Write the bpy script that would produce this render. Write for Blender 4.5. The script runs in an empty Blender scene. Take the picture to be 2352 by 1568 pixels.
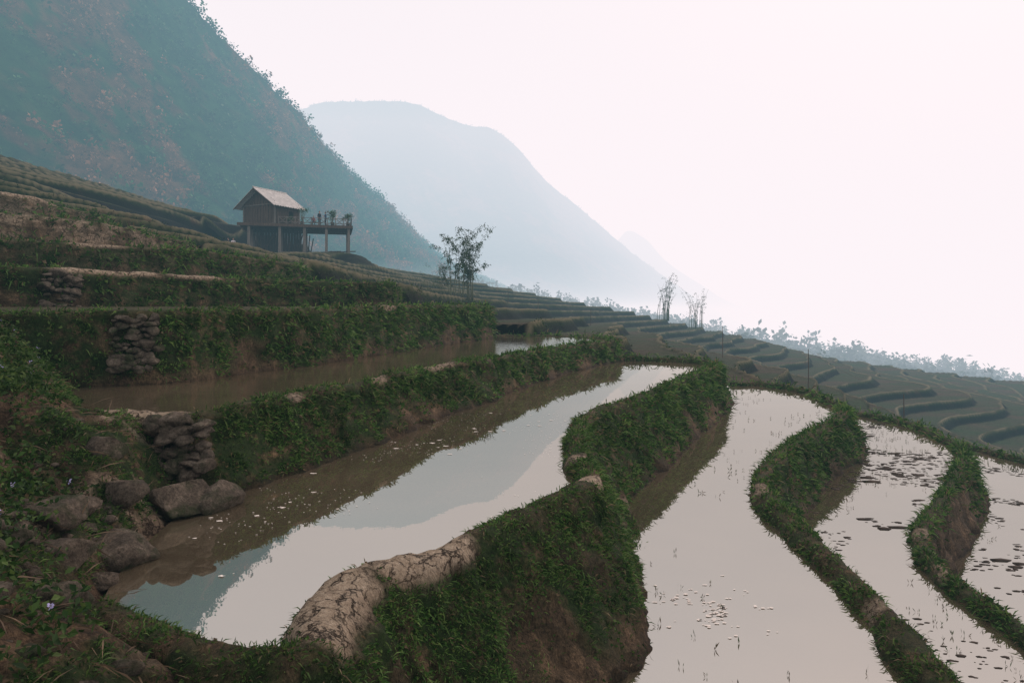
import bpy, bmesh, math, random
import numpy as np
from mathutils import Vector, Matrix
rng=np.random.default_rng(7); random.seed(7)
sc=bpy.context.scene
sc.view_settings.view_transform='Standard'; sc.view_settings.look='None'; sc.view_settings.exposure=0

# ------------------------------------------------------------------ noise
def hash3(i,j,k):
    n=(i*374761393+j*668265263+k*1274126177)&0xffffffff
    n=((n^(n>>13))*1274126177)&0xffffffff
    n=n^(n>>16)
    return (n&0xffffff)/float(0xffffff)
def vnoise(P,f=1.0,seed=0):
    q=np.asarray(P,float)*f+seed*17.3
    i=np.floor(q).astype(np.int64); t=q-i; t=t*t*(3-2*t)
    x,y,z=i[...,0],i[...,1],i[...,2]; a,b,c=t[...,0],t[...,1],t[...,2]
    r=0
    for dx in (0,1):
        for dy in (0,1):
            for dz in (0,1):
                w=(a if dx else 1-a)*(b if dy else 1-b)*(c if dz else 1-c)
                r=r+w*hash3(x+dx,y+dy,z+dz)
    return r
def fbm(P,f=1.0,o=4,seed=0):
    r=0;a=1;s=0
    for k in range(o):
        r=r+a*vnoise(P,f*2**k,seed+k*3); s+=a; a*=.5
    return r/s
def sstep(a,b,x):
    t=np.clip((x-a)/(b-a),0,1); return t*t*(3-2*t)
def P3(x,y,z=None):
    if z is None: z=np.zeros_like(x)
    return np.stack([x,y,z],-1)

# ------------------------------------------------------------------ mesh helpers
def link(o,parent=None):
    sc.collection.objects.link(o)
    if parent: o.parent=parent
    return o
def empty(name,loc=(0,0,0)):
    o=bpy.data.objects.new(name,None); o.location=loc; return link(o)
def npmesh(name,V,F,mats,attrs={},cols={},smooth=True,parent=None,mi=None):
    V=np.asarray(V,np.float32); F=np.asarray(F,np.int32); k=F.shape[1]
    me=bpy.data.meshes.new(name)
    me.vertices.add(len(V)); me.vertices.foreach_set('co',V.ravel())
    me.loops.add(F.size); me.loops.foreach_set('vertex_index',F.ravel())
    me.polygons.add(len(F)); me.polygons.foreach_set('loop_start',np.arange(0,F.size,k,dtype=np.int32))
    if mi is not None: me.polygons.foreach_set('material_index',np.asarray(mi,np.int32))
    me.update(calc_edges=True)
    for a,v in attrs.items():
        me.attributes.new(a,'FLOAT','POINT').data.foreach_set('value',np.asarray(v,np.float32).ravel())
    for a,v in cols.items():
        v=np.asarray(v,np.float32); c=np.ones((len(V),4),np.float32); c[:,:3]=v
        me.attributes.new(a,'FLOAT_COLOR','POINT').data.foreach_set('color',c.ravel())
    me.polygons.foreach_set('use_smooth',np.full(len(F),smooth))
    for m in (mats if isinstance(mats,(list,tuple)) else [mats]): me.materials.append(m)
    return link(bpy.data.objects.new(name,me),parent)
def gridfaces(n,m):
    i=np.arange(n-1)[:,None]; j=np.arange(m-1)[None,:]
    a=i*m+j
    return np.stack([a,a+m,a+m+1,a+1],-1).reshape(-1,4)
_ico={}
def ico(s):
    if s not in _ico:
        bm=bmesh.new(); bmesh.ops.create_icosphere(bm,subdivisions=s,radius=1)
        _ico[s]=(np.array([v.co[:] for v in bm.verts]),np.array([[v.index for v in f.verts] for f in bm.faces])); bm.free()
    return _ico[s]
class MB:
    def __init__(s): s.v=[];s.f=[];s.m=[]
    def add(s,V,F,mat=0):
        o=len(s.v); s.v+= [tuple(map(float,p)) for p in V]
        for f in F: s.f.append(tuple(int(i)+o for i in f)); s.m.append(mat)
    def box(s,c,size,mat=0,R=None):
        c=Vector(c); h=Vector(size)/2; V=[]
        for z in(-1,1):
            for y in(-1,1):
                for x in(-1,1):
                    p=Vector((x*h.x,y*h.y,z*h.z))
                    if R: p=R@p
                    V.append(c+p)
        s.add(V,[(0,2,3,1),(4,5,7,6),(0,1,5,4),(2,6,7,3),(0,4,6,2),(1,3,7,5)],mat)
    def tube(s,path,r,n=6,mat=0):
        path=[Vector(p) for p in path]; V=[]
        if not hasattr(r,'__len__'): r=[r]*len(path)
        for i,p in enumerate(path):
            t=(path[min(i+1,len(path)-1)]-path[max(i-1,0)]).normalized()
            a=t.cross(Vector((0,0,1)) if abs(t.z)<.9 else Vector((1,0,0))).normalized(); b=t.cross(a)
            for k in range(n):
                an=2*math.pi*k/n; V.append(p+(a*math.cos(an)+b*math.sin(an))*r[i])
        F=[(i*n+k,i*n+(k+1)%n,(i+1)*n+(k+1)%n,(i+1)*n+k) for i in range(len(path)-1) for k in range(n)]
        F.append(tuple(range(n))[::-1]); F.append(tuple((len(path)-1)*n+k for k in range(n)))
        s.add(V,F,mat)
    def rock(s,c,r,seed=0,sub=3,mat=0,amp=.3,rz=0,cuts=9):
        V,F=ico(sub); R=np.random.default_rng(seed+5); W=V.copy()
        for k in range(cuts):
            nn=R.normal(size=3); nn/=np.linalg.norm(nn); d=R.uniform(.5,.85); e=W@nn-d
            W=W-np.where(e>0,e*.93,0)[:,None]*nn
        if sub>1: W=W*(1+amp*(fbm(V+seed*7.7,1.6,3,seed)-.5)+.14*(fbm(V+seed*3.3,6,3,seed)-.5))[:,None]
        W=W*1.2*np.array(r)
        ca,sa=math.cos(rz),math.sin(rz)
        W=np.stack([W[:,0]*ca-W[:,1]*sa,W[:,0]*sa+W[:,1]*ca,W[:,2]],-1)+np.array(c)
        s.add(W,F,mat)
    def build(s,name,mats,parent=None,smooth=False):
        me=bpy.data.meshes.new(name); me.from_pydata(s.v,[],s.f)
        for m in mats: me.materials.append(m)
        me.polygons.foreach_set('material_index',s.m)
        me.polygons.foreach_set('use_smooth',[smooth]*len(s.f)); me.update()
        return link(bpy.data.objects.new(name,me),parent)

# ------------------------------------------------------------------ materials
def newmat(name):
    m=bpy.data.materials.new(name); m.use_nodes=True; nt=m.node_tree
    for n in list(nt.nodes): nt.nodes.remove(n)
    out=nt.nodes.new('ShaderNodeOutputMaterial'); return m,nt,out
def N(nt,t,**kw):
    n=nt.nodes.new(t)
    for k,v in kw.items():
        if k in n.inputs: n.inputs[k].default_value=v
        else: setattr(n,k,v)
    return n
def noise_n(nt,scale,detail=5,rough=.6,co=None):
    n=N(nt,'ShaderNodeTexNoise',Scale=scale,Detail=detail,Roughness=rough)
    if co: nt.links.new(co,n.inputs['Vector'])
    return n.outputs['Fac']
def ramp(nt,fac,stops):
    r=nt.nodes.new('ShaderNodeValToRGB'); e=r.color_ramp.elements
    while len(e)<len(stops): e.new(.5)
    for i,(p,c) in enumerate(stops):
        e[i].position=p; e[i].color=(*c,1) if len(c)==3 else c
    nt.links.new(fac,r.inputs[0]); return r.outputs[0]
def mixc(nt,f,a,b,mode='MIX'):
    n=nt.nodes.new('ShaderNodeMix'); n.data_type='RGBA'; n.blend_type=mode
    for s,v in((0,f),(6,a),(7,b)):
        if hasattr(v,'is_linked'): nt.links.new(v,n.inputs[s])
        else: n.inputs[s].default_value=v if s==0 else (*v,1)
    return n.outputs[2]
def math_n(nt,op,a,b=0.0,clamp=False):
    n=nt.nodes.new('ShaderNodeMath'); n.operation=op; n.use_clamp=clamp
    for s,v in((0,a),(1,b)):
        if hasattr(v,'is_linked'): nt.links.new(v,n.inputs[s])
        else: n.inputs[s].default_value=v
    return n.outputs[0]
def attr(nt,name,o='Fac'):
    n=nt.nodes.new('ShaderNodeAttribute'); n.attribute_name=name; return n.outputs[o]
def bsdf(nt,out,col,rough=.9,bump=None,bs=.4,bd=.02,spec=.2):
    b=N(nt,'ShaderNodeBsdfPrincipled'); b.inputs['Specular IOR Level'].default_value=spec
    for s,v in(('Base Color',col),('Roughness',rough)):
        if hasattr(v,'is_linked'): nt.links.new(v,b.inputs[s])
        else: b.inputs[s].default_value=(*v,1) if s=='Base Color' else v
    if bump is not None:
        bn=N(nt,'ShaderNodeBump',Strength=bs,Distance=bd); nt.links.new(bump,bn.inputs['Height']); nt.links.new(bn.outputs[0],b.inputs['Normal'])
    nt.links.new(b.outputs[0],out.inputs[0]); return b
def simple(name,c,rough=.8,var=.25,scale=6,bs=.3,bd=.01):
    m,nt,out=newmat(name); tc=N(nt,'ShaderNodeTexCoord').outputs['Object']
    f=noise_n(nt,scale,6,.65,tc)
    col=ramp(nt,f,[(.3,tuple(x*(1-var) for x in c)),(.7,tuple(min(1,x*(1+var)) for x in c))])
    bsdf(nt,out,col,rough,noise_n(nt,scale*4,4,.6,tc),bs,bd); return m
def earth_mat():
    m,nt,out=newmat('terrace_earth'); tc=N(nt,'ShaderNodeTexCoord').outputs['Object']
    mp=N(nt,'ShaderNodeMapping'); mp.inputs['Scale'].default_value=(1,1,.3); nt.links.new(tc,mp.inputs[0])
    f1=noise_n(nt,3.2,8,.65,mp.outputs[0]); f2=noise_n(nt,22,8,.75,tc); f3=noise_n(nt,75,5,.75,mp.outputs[0])
    dirt=ramp(nt,f1,[(.25,(.026,.019,.012)),(.5,(.074,.052,.031)),(.72,(.19,.130,.080))])
    dirt=mixc(nt,.8,dirt,ramp(nt,f2,[(.33,(.12,.12,.12)),(.66,(1.8,1.7,1.6))]),'MULTIPLY')
    dirt=mixc(nt,.8,dirt,ramp(nt,f3,[(.36,(.25,.25,.25)),(.62,(1.6,1.6,1.6))]),'MULTIPLY')
    grass=ramp(nt,f2,[(.3,(.006,.014,.003)),(.7,(.032,.060,.014))])
    gm=math_n(nt,'MULTIPLY',attr(nt,'g'),ramp(nt,noise_n(nt,5,5,.6,tc),[(.3,(0,0,0)),(.5,(1,1,1))]))
    c=mixc(nt,gm,dirt,grass)
    vo=N(nt,'ShaderNodeTexVoronoi',feature='DISTANCE_TO_EDGE',Scale=8.5)
    ad=N(nt,'ShaderNodeVectorMath',operation='ADD'); nt.links.new(tc,ad.inputs[0])
    ns=N(nt,'ShaderNodeTexNoise',Scale=9.0,Detail=6.0,Roughness=.7); nt.links.new(tc,ns.inputs['Vector'])
    sc_=N(nt,'ShaderNodeVectorMath',operation='SCALE'); sc_.inputs['Scale'].default_value=.20; nt.links.new(ns.outputs['Color'],sc_.inputs[0]); nt.links.new(sc_.outputs[0],ad.inputs[1])
    nt.links.new(ad.outputs[0],vo.inputs['Vector'])
    cd=math_n(nt,'ADD',vo.outputs['Distance'],math_n(nt,'MULTIPLY',math_n(nt,'SUBTRACT',noise_n(nt,6,4,.6,tc),.5),.25))
    crack=ramp(nt,cd,[(.0,(0,0,0)),(.06,(1,1,1))])
    tan=ramp(nt,f2,[(.28,(.22,.165,.105)),(.5,(.40,.32,.225)),(.75,(.55,.46,.34))])
    tan=mixc(nt,.6,tan,ramp(nt,f3,[(.36,(.4,.4,.4)),(.62,(1.4,1.4,1.4))]),'MULTIPLY')
    tan=mixc(nt,.95,tan,mixc(nt,crack,(.05,.04,.03),(1,1,1)),'MULTIPLY')
    tm=math_n(nt,'MULTIPLY',attr(nt,'t'),ramp(nt,f1,[(.3,(.35,.35,.35)),(.45,(1,1,1))]))
    c=mixc(nt,tm,c,tan)
    c=mixc(nt,attr(nt,'w'),c,mixc(nt,1.0,c,(.42,.40,.38),'MULTIPLY'))
    h=math_n(nt,'ADD',math_n(nt,'MULTIPLY',f2,.8),math_n(nt,'MULTIPLY',math_n(nt,'MULTIPLY',crack,attr(nt,'t')),1.1))
    h=math_n(nt,'ADD',h,math_n(nt,'MULTIPLY',f3,.5))
    bsdf(nt,out,c,.9,h,1.0,.05); return m
def water_mat(name='muddy_water',rough=.012,bs=.06,bd=.01,sc_=2.2):
    m,nt,out=newmat(name); tc=N(nt,'ShaderNodeTexCoord').outputs['Object']
    col=ramp(nt,noise_n(nt,.5,6,.6,tc),[(.3,(.055,.045,.029)),(.7,(.092,.074,.048))])
    d=N(nt,'ShaderNodeBsdfDiffuse'); nt.links.new(col,d.inputs[0])
    g=N(nt,'ShaderNodeBsdfGlossy',Roughness=rough); g.inputs[0].default_value=(1,.98,.90,1)
    bn=N(nt,'ShaderNodeBump',Strength=bs,Distance=bd); nt.links.new(noise_n(nt,sc_,3,.5,tc),bn.inputs['Height']); nt.links.new(bn.outputs[0],g.inputs['Normal'])
    fr=N(nt,'ShaderNodeFresnel',IOR=5.4); mx=N(nt,'ShaderNodeMixShader')
    nt.links.new(fr.outputs[0],mx.inputs[0]); nt.links.new(d.outputs[0],mx.inputs[1]); nt.links.new(g.outputs[0],mx.inputs[2]); nt.links.new(mx.outputs[0],out.inputs[0]); return m
def leaf_mat(name='foliage'):
    m,nt,out=newmat(name); c=attr(nt,'col','Color')
    b=bsdf(nt,out,c,.6,spec=.2); t=N(nt,'ShaderNodeBsdfTranslucent'); nt.links.new(c,t.inputs[0])
    mx=N(nt,'ShaderNodeMixShader',); mx.inputs[0].default_value=.35
    nt.links.new(b.outputs[0],mx.inputs[1]); nt.links.new(t.outputs[0],mx.inputs[2]); nt.links.new(mx.outputs[0],out.inputs[0]); return m
def terrain_mat():
    m,nt,out=newmat('terraced_field'); tc=N(nt,'ShaderNodeTexCoord').outputs['Object']
    f1=noise_n(nt,.16,6,.6,tc); f2=noise_n(nt,3.5,8,.8,tc)
    flat=ramp(nt,f1,[(.35,(.060,.045,.030)),(.5,(.038,.045,.023)),(.68,(.025,.048,.018))])
    flat=mixc(nt,.9,flat,ramp(nt,f2,[(.33,(.3,.3,.3)),(.68,(1.7,1.6,1.5))]),'MULTIPLY')
    ris=ramp(nt,noise_n(nt,.35,6,.7,tc),[(.40,(.010,.022,.006)),(.56,(.018,.029,.009)),(.68,(.060,.038,.022))])
    ris=mixc(nt,.9,ris,ramp(nt,noise_n(nt,6,6,.8,tc),[(.33,(.25,.25,.25)),(.68,(1.8,1.8,1.6))]),'MULTIPLY')
    ris=mixc(nt,1.,ris,ramp(nt,attr(nt,'h'),[(.0,(.08,.08,.08)),(.5,(.22,.22,.22)),(.85,(.9,.9,.85)),(1,(1.4,1.4,1.2))]),'MULTIPLY')  # occlusion shade put into the colour: riser darkens toward its foot
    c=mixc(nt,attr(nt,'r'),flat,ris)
    c=mixc(nt,attr(nt,'lip'),c,(.145,.128,.078))
    bsdf(nt,out,c,.95,f2,.9,.15,spec=.1); return m
def mtn_mat(name):
    m,nt,out=newmat(name); tc=N(nt,'ShaderNodeTexCoord').outputs['Object']
    f=noise_n(nt,.09,8,.7,tc)
    c=mixc(nt,.8,attr(nt,'col','Color'),ramp(nt,f,[(.35,(.3,.35,.35)),(.65,(1.6,1.5,1.4))]),'MULTIPLY')
    bsdf(nt,out,c,1,noise_n(nt,.25,6,.7,tc),1.0,2.5,spec=0); return m
def wood_mat(name,c):
    m,nt,out=newmat(name); tc=N(nt,'ShaderNodeTexCoord').outputs['Object']
    mp=N(nt,'ShaderNodeMapping'); mp.inputs['Scale'].default_value=(7,7,.6); nt.links.new(tc,mp.inputs[0])
    f=noise_n(nt,1.5,6,.7,mp.outputs[0])
    bsdf(nt,out,ramp(nt,f,[(.3,tuple(x*.45 for x in c)),(.7,tuple(x*1.35 for x in c))]),.85,f,.4,.02); return m
def stone_mat():
    m,nt,out=newmat('stone'); tc=N(nt,'ShaderNodeTexCoord').outputs['Object']
    f=noise_n(nt,6,8,.7,tc); f2=noise_n(nt,45,6,.8,tc)
    c=ramp(nt,f,[(.3,(.045,.037,.027)),(.5,(.12,.098,.072)),(.7,(.27,.22,.165))])
    c=mixc(nt,.8,c,ramp(nt,f2,[(.35,(.25,.25,.25)),(.65,(1.5,1.5,1.5))]),'MULTIPLY')
    c=mixc(nt,ramp(nt,noise_n(nt,3.1,5,.7,tc),[(.50,(0,0,0)),(.62,(.8,.8,.8))]),c,(.028,.044,.014))
    bsdf(nt,out,c,.92,math_n(nt,'ADD',f,f2),1.0,.05); return m
def haze_mat(name,dens,rel,inf):
    m,nt,out=newmat(name)
    a=N(nt,'ShaderNodeVolumeAbsorption',Density=dens); a.inputs['Color'].default_value=(*[1-r for r in rel],1)
    e=N(nt,'ShaderNodeEmission',Strength=dens); e.inputs['Color'].default_value=(*[r*i for r,i in zip(rel,inf)],1)  # haze glows by emission, standing in for scattered daylight
    s=N(nt,'ShaderNodeAddShader'); nt.links.new(a.outputs[0],s.inputs[0]); nt.links.new(e.outputs[0],s.inputs[1]); nt.links.new(s.outputs[0],out.inputs['Volume']); return m
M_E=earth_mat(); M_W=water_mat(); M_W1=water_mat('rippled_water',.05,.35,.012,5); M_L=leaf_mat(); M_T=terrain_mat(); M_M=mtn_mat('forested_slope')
M_R=stone_mat(); M_MUD=simple('mud',(.040,.029,.020),.8,.5,8)
M_WD=wood_mat('weathered_wood',(.085,.055,.038)); M_WG=wood_mat('grey_timber',(.15,.13,.11)); M_ROOF=simple('corrugated_roof',(.42,.40,.37),.6,.25,2)
M_BAM=simple('bamboo_stem',(.10,.11,.06),.6,.3,3)

# ------------------------------------------------------------------ curves
def resample(pts,k=.011,lo=.045,hi=.35):
    p=np.array(pts,float); p=np.vstack([2*p[0]-p[1],p,2*p[-1]-p[-2]]); out=[]
    for i in range(1,len(p)-2):
        a,b,c,d=p[i-1],p[i],p[i+1],p[i+2]
        for t in np.arange(30)/30:
            out.append(.5*((2*b)+(-a+c)*t+(2*a-5*b+4*c-d)*t*t+(-a+3*b-3*c+d)*t**3))
    out.append(p[-2]); out=np.array(out)
    s=np.r_[0,np.cumsum(np.hypot(*np.diff(out[:,:2],axis=0).T))]
    u=[0.0]
    while u[-1]<s[-1]:
        q=[np.interp(u[-1],s,out[:,c]) for c in(0,1)]
        u.append(u[-1]+min(hi,max(lo,k*math.hypot(*q))))
    u=np.array(u[:-1]+[s[-1]])
    return np.stack([np.interp(u,s,out[:,c]) for c in range(out.shape[1])],-1)
def sdf(P,poly):
    P=np.asarray(P); d=np.full(len(P),1e9); ins=np.zeros(len(P),bool); poly=np.asarray(poly)[:,:2]
    x,y=P[:,0],P[:,1]
    for i in range(len(poly)):
        a=poly[i-1]; b=poly[i]; e=b-a; L=max(e@e,1e-9)
        t=np.clip(((x-a[0])*e[0]+(y-a[1])*e[1])/L,0,1)
        d=np.minimum(d,(x-a[0]-t*e[0])**2+(y-a[1]-t*e[1])**2)
        if abs(a[1]-b[1])>1e-9:
            c=((a[1]>y)!=(b[1]>y))&(x<(b[0]-a[0])*(y-a[1])/(b[1]-a[1])+a[0]); ins^=c
    d=np.sqrt(d); return np.where(ins,-d,d)

# ------------------------------------------------------------------ terrace plan (metres)
WL=[-1.05,-1.75,-2.90,-3.85,-4.80]
C1=[(-3.95,6.5,.3),(-3.53,6.62,.35),(-3.08,6.83,.4),(-2.75,7.76,.45),(-2.35,8.87,.5),(-1.97,10.07,.5),(-1.53,12.2,.5),(-.84,13.8,.5),(.27,17.5,.5),(1.68,21.3,.5),(3.07,24.3,.5),(3.75,25.4,.5),(3.84,28.1,.4),(2.46,31,.4),(-.74,32.4,.4)]
C2=[(-2.3,3.75,.5),(-1.9,3.53,.6),(-1.45,3.26,.7),(-1.13,3.18,.8),(-.97,3.35,.9),(-1.01,3.69,1.),(-.99,4.11,1.1),(-.78,4.44,1.0),(-.47,4.69,.95),(-.09,5.34,.9),(.28,5.83,.8),(.65,6.43,.6),(.83,7.07,.5),(.795,7.84,.6),(.93,9.47,.7),(1.39,11.25,.7),(2.63,13.6,.6),(4.04,16.5,.55),(5.55,19.6,.5),(6.5,21.8,.5),(6.75,23.4,.5),(6.0,24.6,.4),(3.98,25.6,.4)]
C3=[(3.2,-3,.4),(3.1,2,.4),(3.15,4.4,.4),(3.25,5.08,.4),(3.4,5.9,.4),(3.55,6.84,.4),(3.67,7.96,.4),(3.79,9.08,.4),(3.9,10.4,.4),(4.22,11.5,.45),(5.2,13.3,.5),(6.97,15.97,.5),(8.76,18.3,.5),(9.77,20.05,.5),(10.4,22.5,.5),(10.7,25.2,.4),(10.1,27.3,.4),(8.8,27.5,.4)]
C4=[(5.5,-3,.3),(5.6,2,.3),(5.75,6.3,.3),(5.93,7.3,.3),(6.04,8.06,.3),(6.15,9.0,.3),(6.25,9.9,.3),(6.63,10.95,.35),(7.6,12.5,.4),(9.9,15.3,.5),(12.0,18.1,.5),(13.0,20.4,.5),(13.56,23,.4),(13.4,25.2,.4),(12.7,26.3,.4)]
C5=[(8,-3,.4),(8.4,4,.4),(8.9,7.4,.4),(11,10,.4),(13.4,13.8,.4),(15.8,18.7,.4),(16.4,21.6,.4),(16.2,24.5,.4),(15,26.8,.4),(13.5,27.5,.4)]
Wt=[(C1,.10),(C2,.15),(C3,.15),(C4,.15),(C5,.15)]
crest=[]
for i,(c,up) in enumerate(Wt):
    nb=WL[i+1] if i<4 else -5.9
    crest.append(resample([(x,y,WL[i]+up-(.05 if (i==0 and y>15) else 0),b,nb) for x,y,b in c]))
DRY=[ # crest x,y,z,batter,base z
 [(-8.6,8.4,-.02,.2,-1.1),(-7.2,9.2,-.0,.2,-1.1),(-6.3,9.9,.02,.2,-1.1),(-5.35,10.4,.03,.2,-1.1),(-4.85,12.3,.06,.2,-1.1),(-4.2,14.1,.1,.2,-1.1),(-3.5,18.6,.19,.25,-1.1),(-2.3,24.4,.30,.25,-1.1),(-1.3,28.6,.35,.25,-1.1),(-1.3,31,.31,.3,-1.),(-3,33,.31,.3,-.8)],
 [(-13.5,12.3,.95,.2,-.1),(-10.7,14.2,.97,.2,-.1),(-9.6,15.5,.99,.2,-.1),(-8.6,18.5,1.03,.2,-.1),(-7.4,22,1.09,.2,0),(-5.9,24.7,1.14,.2,.1),(-4.9,26,1.16,.2,.1),(-5,28,1.16,.3,.1),(-7,30,1.16,.3,.1)],
 [(-16,16,1.9,.2,.8),(-12.8,18.5,1.95,.2,.9),(-11.3,20.2,2.0,.2,.9),(-10.6,23,2.13,.2,.95),(-9.9,26.5,2.13,.2,1.),(-9.36,29,2.13,.3,1.),(-9.6,31,2.13,.3,1.),(-12,33,2.13,.3,1.)],
 [(-19,18,3.1,.3,1.8),(-15.9,21.5,3.15,.3,1.9),(-14.9,25,3.27,.3,1.95),(-14.6,28,3.21,.4,2.),(-14.8,31.5,3.2,.4,2.),(-17,34,3.2,.4,2.)],
 [(-26,21,4.5,.3,3),(-19.6,26,4.64,.3,3.),(-19.4,29,4.6,.3,3.),(-19.9,33.5,4.66,.4,3.),(-22,36,4.66,.4,3.)],
]
dry=[resample(d) for d in DRY]
CL=[[(-6,32),(-12,16),(-8,10.5),(-6.2,9.4),(-5.2,8.3),(-4.75,7.4)],
    [(0,24),(-1.5,13),(-2.6,8.6),(-3.2,7.0),(-2.95,6.45),(-2.89,5.84),(-2.76,4.99),(-2.6,4.43),(-2.45,4.04)],
    [(7.2,26),(5,23.5),(3,18),(1,13.2),(.3,7.5),(-.9,4.3),(-.6,1.5),(1,-3)],
    [(10.0,26.3),(9.8,24),(9,20.5),(6,15),(4,12),(3.5,9),(3.1,5),(3,-3)],
    [(12.8,25),(11.5,20),(8,14.5),(6,10.5),(5.8,7),(5.4,-3)]]
DCL=[[(-14,30),(-13,10)],[(-18,30),(-18,11)],[(-22,33),(-22,14)],[(-26,34),(-26,16)],[(-30,36),(-32,20)]]
def poly_of(r,cl,st=3):
    return [tuple(p[:2]) for p in r[::st]]+[tuple(r[-1][:2])]+cl
PP=[poly_of(crest[i],CL[i]) for i in range(5)]
DP=[poly_of(dry[i],DCL[i]) for i in range(5)]
QP=[poly_of(crest[i],CL[i],9) for i in range(5)]+[poly_of(dry[i],DCL[i],9) for i in range(5)]
water=empty('water')
for i,p in enumerate(PP):
    me=bpy.data.meshes.new('paddy_%d'%(i+1)); me.from_pydata([(x,y,WL[i]) for x,y in p],[],[tuple(range(len(p)))]); me.materials.append(M_W1 if i==0 else M_W)
    me.update(); link(bpy.data.objects.new('paddy_%d'%(i+1),me),water)

TAN=[(-3.6,6.7,.5,.9),(-4.3,6.9,.6,.9),(-2.6,8.1,.18,.6),(-1.97,10.0,.35,.6),(-1.4,12.6,.5,.6),(-.97,3.6,.33,1),(-1.0,4.0,.34,1),(-.75,4.45,.32,1),(-.42,4.75,.25,1),(.72,6.7,.22,.9),(.8,7.6,.2,.7),(-9.3,16,1.3,.9),(-8.6,18.5,.8,.8),(-3.5,18.6,.5,.6),(3.5,6.4,.2,.5),(3.8,10.8,.4,.5),(6.3,9.8,.25,.5),(7.0,11.5,.3,.5),(-12,19.5,.8,.8),(-19.5,27,2,.9)]
SC=[]
def tanmask(V,top):
    t=np.zeros(V.shape[:-1]); jn=(fbm(V,5,3,55)-.5)
    for x,y,r,s in TAN:
        d=np.hypot(V[...,0]-x,V[...,1]-y)/r+jn*1.2; t=np.maximum(t,s*(1-sstep(.7,1.1,d)))
    return t*top
def ribbon(name,r,wi,inner_z,bare=0.,seed=0,topbare=.35,tface=0):
    d=np.gradient(r[:,:2],axis=0); d/=np.linalg.norm(d,axis=1)[:,None]+1e-9
    k=np.ones(9)/9; nx=np.stack([d[:,1],-d[:,0]],-1)
    nx=np.stack([np.convolve(np.pad(nx[:,c],4,'edge'),k,'valid') for c in(0,1)],-1); nx/=np.linalg.norm(nx,axis=1)[:,None]
    nf=26; prof=[(-wi-.12,0,-1),(-wi-.02,0,-.5),(-wi*.8,-.03,0),(-wi*.45,0,0),(-wi*.1,.01,0),(wi*.25,0,0),(wi*.5,-.02,0)]
    n=len(r); m=len(prof)+nf; V=np.zeros((n,m,3)); top=np.zeros((n,m)); dep=np.zeros((n,m))
    P0=P3(r[:,0],r[:,1]); wv=1+.6*(fbm(P0,1.2,3,seed)-.5)*2; hv=.06*(fbm(P0,1.5,3,seed+5)-.5)*2
    for j,(o,dz,f) in enumerate(prof):
        z=r[:,2]+dz+hv
        if f==-1: z=np.full(n,1.)*inner_z-.25
        if f==-.5: z=np.minimum(np.full(n,1.)*inner_z+.03,r[:,2])
        V[:,j,:2]=r[:,:2]+nx*(o*wv)[:,None]; V[:,j,2]=z; top[:,j]=1 if f==0 else .6
    for j in range(nf):
        t=(j+1)/nf; o=wi*.6*wv+r[:,3]*(.5*t+.5*t**2.2)
        V[:,len(prof)+j,:2]=r[:,:2]+nx*o[:,None]
        V[:,len(prof)+j,2]=r[:,2]-.02+hv*(1-t)+(r[:,4]-.12-r[:,2])*t
        top[:,len(prof)+j]=max(0,1-t*11); dep[:,len(prof)+j]=t
    face=sstep(0,.15,dep)
    a=(fbm(V,1.3,3,seed)-.5)*.32+(fbm(V,5,3,seed+9)-.5)*.18+(fbm(V*np.array([1,1,.4]),17,3,seed+4)-.5)*.11
    V[...,:2]+=nx[:,None,:]*(a*(.25+.75*face))[...,None]
    V[...,2]+=((fbm(V,7,3,seed+2)-.5)*.07+(fbm(V,23,2,seed+2)-.5)*.03)*(dep<.9)
    tn=tanmask(V,np.clip(top*1.3,0,1))
    gn=fbm(V,1.1,4,seed+11); gn2=fbm(V,6,3,seed+3)
    low=sstep(.42,.92,dep+(gn-.5)*1.6)
    g=np.clip(sstep(.32,.46,gn*.6+gn2*.4)*(1-low*.9)+.25*(1-low),0,1)*(1-np.clip(tn*1.4,0,1))*(1-(bare(V) if callable(bare) else bare)*face)
    g*=np.where(top>.5,1-topbare*sstep(.35,.6,gn2),1)
    if tface: tn=np.maximum(tn,tface*sstep(.4,.6,gn2*.5+gn*.5)*(1-sstep(.3,.9,dep)))
    w=np.clip(1-(V[...,2]-r[:,4][:,None])/.13,0,1)
    npmesh(name,V.reshape(-1,3),gridfaces(n,m),M_E,{'g':g,'t':tn,'w':w})
    SC.append((V,g,w))
b4=lambda V: .95*sstep(8,9.5,V[...,1])*(1-sstep(15,18,V[...,1]))
for i,r in enumerate(crest):
    ribbon('earth_bank',r,[.16,.15,.17,.15,.15][i],WL[i],seed=i*13+1,bare=[.0,.0,.0,b4,.3][i],topbare=[.5,.5,.5,.3,.5][i])
for i,r in enumerate(dry):
    ribbon('terrace_wall',r,.2,r[:,2]-.1,seed=i*13+101,bare=[.0,.1,.15,.85,.7][i],tface=[0,0,.15,.6,.5][i])
for i,p in enumerate(DP):
    r=dry[i]; k=len(p)-len(DCL[i]); zz=[q[2] for q in r[::3]]+[r[-1][2]]; zz=zz[:k]+[np.mean(zz)]*len(DCL[i])
    me=bpy.data.meshes.new('dry_field'); me.from_pydata([(x,y,z-.06) for (x,y),z in zip(p,zz)],[],[tuple(range(len(p)))]); me.materials.append(M_E)
    me.attributes.new('g','FLOAT','POINT').data.foreach_set('value',[.6]*len(p)); me.update()
    link(bpy.data.objects.new('dry_field',me))

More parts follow.
